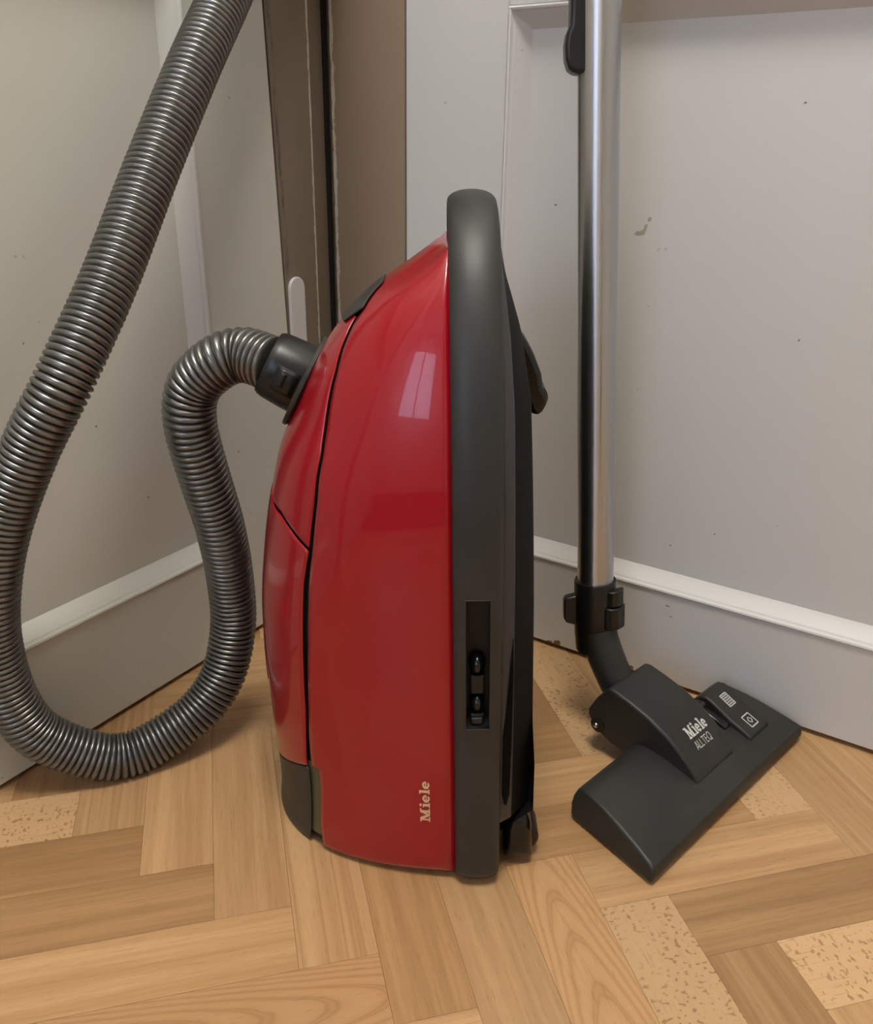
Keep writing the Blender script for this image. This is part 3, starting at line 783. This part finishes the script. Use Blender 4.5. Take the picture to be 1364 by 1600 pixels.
# measured course of the hose as fixed points in the room
HPTS = [ray_pt(*q) for q in HOSE_PX]
cuff_end = FC + AX * .034
course = [tuple(FC + AX * .0285)] + HPTS
last = np.array(HPTS[-1]); prev = np.array(HPTS[-2]); dirv = (last - prev) / np.linalg.norm(last - prev)
for k in range(1, 5): course.append(tuple(last + dirv * .09 * k + np.array([.002, -.012, 0]) * k * k * .5))
path = catmull(course, 14)
HOSE = empty('vacuum_hose', (HPTS[10][0], HPTS[10][1], 0))
thing(HOSE, 'ribbed silver grey vacuum hose looping onto the floor in front of the left door', 'hose')
PITCH_R = .0057; PER = 6
pts = resample(path, PITCH_R / PER)
hr = []
OFF = -Vector(HOSE.location)
for i in range(len(pts)):
    ph = (i % PER) / PER
    hr.append(.0186 + .0040 * math.sqrt(max(0, math.sin(math.pi * ph))) )
tube('hose_tube', [Vector(p) + OFF for p in pts], hr, M_HOSE, HOSE, 28, True, 70)
cuff = [(.0022, .0245), (.0022, .0288), (.010, .0287), (.026, .0275), (.0300, .0266), (.0325, .0250), (.0325, .0200)]
cf = loft('hose_cuff', [[p + OFF for p in ring_pts(FC + AX * d, AX, r)] for d, r in cuff], M_BLACK, HOSE, True, True, 30)
# release button on the near side of the cuff
TANG = AX.cross(Vector((0, 1, 0))).normalized()
def on_cuff(a, d, r): # a: angle about axis measured from the side facing -y
    return FC + AX * d + (Vector((0, -1, 0)) * math.cos(a) + TANG * math.sin(a)) * r + OFF
def cuff_patch(name, a0, a1, d0, d1, r, mat, parent, th=.0012):
    v = []; na, nd = 9, 4
    for i in range(na):
        for j in range(nd):
            d = d0 + (d1 - d0) * j / (nd - 1); v.append(on_cuff(a0 + (a1 - a0) * i / (na - 1), d, r - d * .035))
    o = mesh_obj(name, v, grid_faces(na, nd), mat, parent, 40)
    return solidify(o, th, 0)
cuff_patch('button_groove', -.36, .40, .0035, .0225, .0289, M_SEAM, cf, .0006)
bt = cuff_patch('release_button', -.30, .34, .0045, .0212, .0296, M_BLACK, cf, .0014)
cuff_patch('button_recess', -.22, .20, .013, .0185, .0304, M_SEAM, bt, .0004)
cuff_patch('button_pad', -.18, .16, .0145, .0175, .0308, M_BLACK, bt, .0008)

# ------------------------------------------------------------------ floor nozzle
NA = np.array([.18095, .53881]); NROT = math.radians(44.81)
NOZ = empty('floor_nozzle', (NA[0], NA[1], 0), (0, 0, NROT))
thing(NOZ, 'black wide floor nozzle with foot pedal and swivel neck lying on the wood floor', 'floor nozzle')
prof = [(.004, .0025), (.0005, .004), (0, .0075), (.0002, .0145), (.002, .0178), (.0055, .0196), (.02, .0245), (.04, .0302), (.06, .0345), (.078, .0365), (.088, .0352), (.094, .031), (.097, .024), (.098, .015), (.0965, .006), (.093, .0025)]
rings = []
NL = .281
for q in np.linspace(0, 1, 15):
    r = []
    for v, z in prof:
        uL = .13 * v + .22 * max(0, z - .012) + .25 * max(0, v - .08); uR = NL - uL
        bowed = .0015 * math.sin(math.pi * q)
        r.append((uL + (uR - uL) * q, v, z + bowed * (z > .01)))
    rings.append(r)
body = loft('nozzle_body', rings, M_NOZZLE, NOZ, True, True, 30); bevel(body, .003, 3, 42)
# raised swivel block
bp = [(.0235, .0270), (.0275, .0335), (.037, .0435), (.047, .0515), (.060, .0600), (.082, .0700), (.105, .0765), (.122, .0802), (.1285, .0800), (.140, .0640), (.1490, .0460), (.1485, .0395), (.144, .0340), (.134, .0250), (.118, .0190), (.09, .0150), (.05, .0150), (.03, .0200)]
BU0, BU1 = .1095, .1775
block = prism('swivel_block', [(BU0, v, z) for v, z in bp], (BU1 - BU0, 0, 0), M_NOZZLE, NOZ, .0028, 3, 25)
boss = tube('pivot_boss', [(BU0 - .0012, .1355, .034), (BU0 + .002, .1355, .034)], [.0078, .0078], M_BLACK, block, 24)
dome('pivot_pin', (BU0 - .0012, .137, .0335), .003, .003, .003, M_STEEL_PIN, boss)
# rocker pedal
pp = [(.0215, .022), (.0220, .0298), (.034, .0345), (.046, .0388), (.058, .0448), (.068, .0492), (.0745, .0508), (.081, .0490), (.087, .0420), (.090, .0330), (.090, .022)]
pedal = prism('foot_pedal', [(.2060, v, z) for v, z in pp], (.039, 0, 0), M_NOZZLE, NOZ, .0022, 3, 25)
# solid black prism in place of the shaded hollow between block and pedal
op = [(.044, .0365), (.055, .0405), (.066, .0440), (.076, .0455), (.084, .0420), (.088, .0360), (.088, .028), (.044, .028)]
prism('pedal_hollow_shade', [(.1955, v, z - .002) for v, z in op], (.0108, 0, 0), M_GLOSSBLACK, NOZ, .001, 2)
ridge = [(.060, .034), (.066, .0415), (.074, .0465), (.082, .0455), (.0885, .0400), (.0925, .032), (.0925, .02), (.060, .02)]
prism('pedal_housing', [(.1900, v, z - .001) for v, z in ridge[2:]], (.058, 0, 0), M_NOZZLE, NOZ, .002, 2)
# icons and words
def ped_z(v): return float(np.interp(v, [q[0] for q in pp[1:8]], [q[1] for q in pp[1:8]]))
def on_pedal(cu, cv):
    def f(a, b):
        v = cv + b; return (cu + a, v, ped_z(v) + .0003)
    return f
k = .0062
def loop(p, w): return [stroke([p[i], p[(i + 1) % len(p)]], w) for i in range(len(p))]
park = loop([(-k, -k), (k, -k), (k, k), (-k, k)], .0011) + loop([(-.0031, 0), (0, -.0031), (.0031, 0), (0, .0031)], .0009)
print_mesh('hard_floor_icon', park, on_pedal(.2262, .0340), M_WHITEPRINT, pedal)
carp = loop([(-.0055, -.0065), (.0055, -.0065), (.0055, .0065), (-.0055, .0065)], .0008) + [stroke([(-.0055, y), (.0055, y)], .0006) for y in np.linspace(-.0045, .0045, 5)] + [stroke([(x, -.0065), (x, .0065)], .0006) for x in np.linspace(-.004, .004, 4)]
print_mesh('carpet_icon', carp, on_pedal(.2262, .0600), M_WHITEPRINT, pedal)
def blk_z(v): return float(np.interp(v, [q[0] for q in bp[:9]], [q[1] for q in bp[:9]]))
def on_block(u0, v0, sx, sv):
    def f(a, b):
        v = v0 + b * sv; return (u0 + a * sx, v, blk_z(v) + .0004)
    return f
tw, twl = thin_word()
print_mesh('brand_lettering', word, on_block(.1320, .0480, .0325 / ww, .0098), M_WHITEPRINT, block)
print_mesh('model_lettering', tw, on_block(.1325, .0388, .0260 / twl, .0062), M_WHITEPRINT, block)
# neck and coupling up to the tube
CU = .1435
neck = [(CU, .112, .045), (CU, .128, .054), (CU, .140, .0665), (CU, .149, .0790), (CU, .1575, .0920), (CU, .1640, .1040), (CU, .1690, .1160)]
tube('swivel_neck', neck, [.0172, .0176, .0180, .0182, .0184, .0186, .0188], M_NOZZLE, NOZ, 36)
W0 = Vector((.1585, .7665, .168)); W1 = Vector((.1255, .799, .669)); WD = (W1 - W0).normalized()
NI = NOZ.matrix_basis.inverted()
c_lo = W0 - WD * .064; coup = [c_lo, c_lo + WD * .004, W0 - WD * .03, W0 - WD * .002, W0, W0 - WD * .0005]
cp = tube('tube_coupling', [NI @ p for p in coup[:5]], [.0196, .0206, .0208, .0209, .0202], M_BLACK, NOZ, 40)
tube('coupling_collar', [NI @ (c_lo - WD * .012), NI @ (c_lo - WD * .004), NI @ (c_lo + WD * .002)], [.0192, .0198, .0201], M_BLACK, NOZ, 40)
# locking clip (right) and fin (left) on the coupling, placed by the directions across the coupling
RX = Vector((1, 0, 0)) - WD * WD.x; RX.normalize(); RY_ = WD.cross(RX).normalized()
if RY_.y > 0: RY_ = -RY_                        # towards the camera side
def cyl_box(name, prof, d0, d1, parent, bev=.0015):
    """prof: points (right, towards viewer) around the coupling axis, extruded from d0 to d1 along it"""
    return prism(name, [NI @ (W0 + WD * d0 + RX * a + RY_ * b) for a, b in prof], (NI.to_3x3() @ WD) * (d1 - d0), M_BLACK, parent, bev, 3)
cyl_box('clip_lever', [(.010, .012), (.026, .0075), (.028, .009), (.026, .016), (.019, .0225), (.012, .0235), (.006, .021)], -.046, -.0232, cp)
cyl_box('clip_button', [(.012, .012), (.025, .0075), (.0265, .009), (.0245, .0155), (.019, .0205), (.013, .0215), (.008, .019)], -.0222, -.006, cp, .003)
fin = [(-.012, -.050), (-.0295, -.0445), (-.0318, -.040), (-.0318, -.021), (-.030, -.0175), (-.012, -.0135)]
prism('coupling_fin', [NI @ (W0 + RX * a + WD * d + RY_ * .005) for a, d in fin], (NI.to_3x3() @ RY_) * -.011, M_BLACK, cp, .0015, 2)

# ------------------------------------------------------------------ suction tube
TUBE = empty('suction_tube', tuple(W0 - WD * .03))
thing(TUBE, 'straight chrome suction tube standing in the neck of the floor nozzle', 'tube')
T0 = Vector(TUBE.location)
tp = [W0 - WD * .030, W0 - WD * .0295, W0 + WD * .55, W0 + WD * .9]
tube('metal_tube', [p - T0 for p in tp], [.0170, .0176, .0178, .0178], M_CHROME, TUBE, 64, True, 40)
# thin toothed track down the front of the tube
tk = []
prism('tooth_track', [p - T0 for p in (W0 + WD * .004 + RX * .0002 + RY_ * .0174, W0 + WD * .004 + RX * .0012 + RY_ * .0174, W0 + WD * .004 + RX * .0012 + RY_ * .01795, W0 + WD * .004 + RX * .0002 + RY_ * .01795)], WD * .88, M_STEEL_PIN, TUBE)
# parking hook / grip at the top left of the tube
dz = 0.5
hk = [(-.008, .452), (-.0215, .452), (-.0262, .456), (-.0284, .463), (-.0288, .474), (-.0272, .482), (-.0245, .487), (-.0240, .50), (-.0245, .62), (-.022, .64), (-.008, .645)]
prism('parking_hook', [W0 + RX * a + WD * d + RY_ * .012 - T0 for a, d in hk], RY_ * -.020, M_BLACK, TUBE, .003, 3)
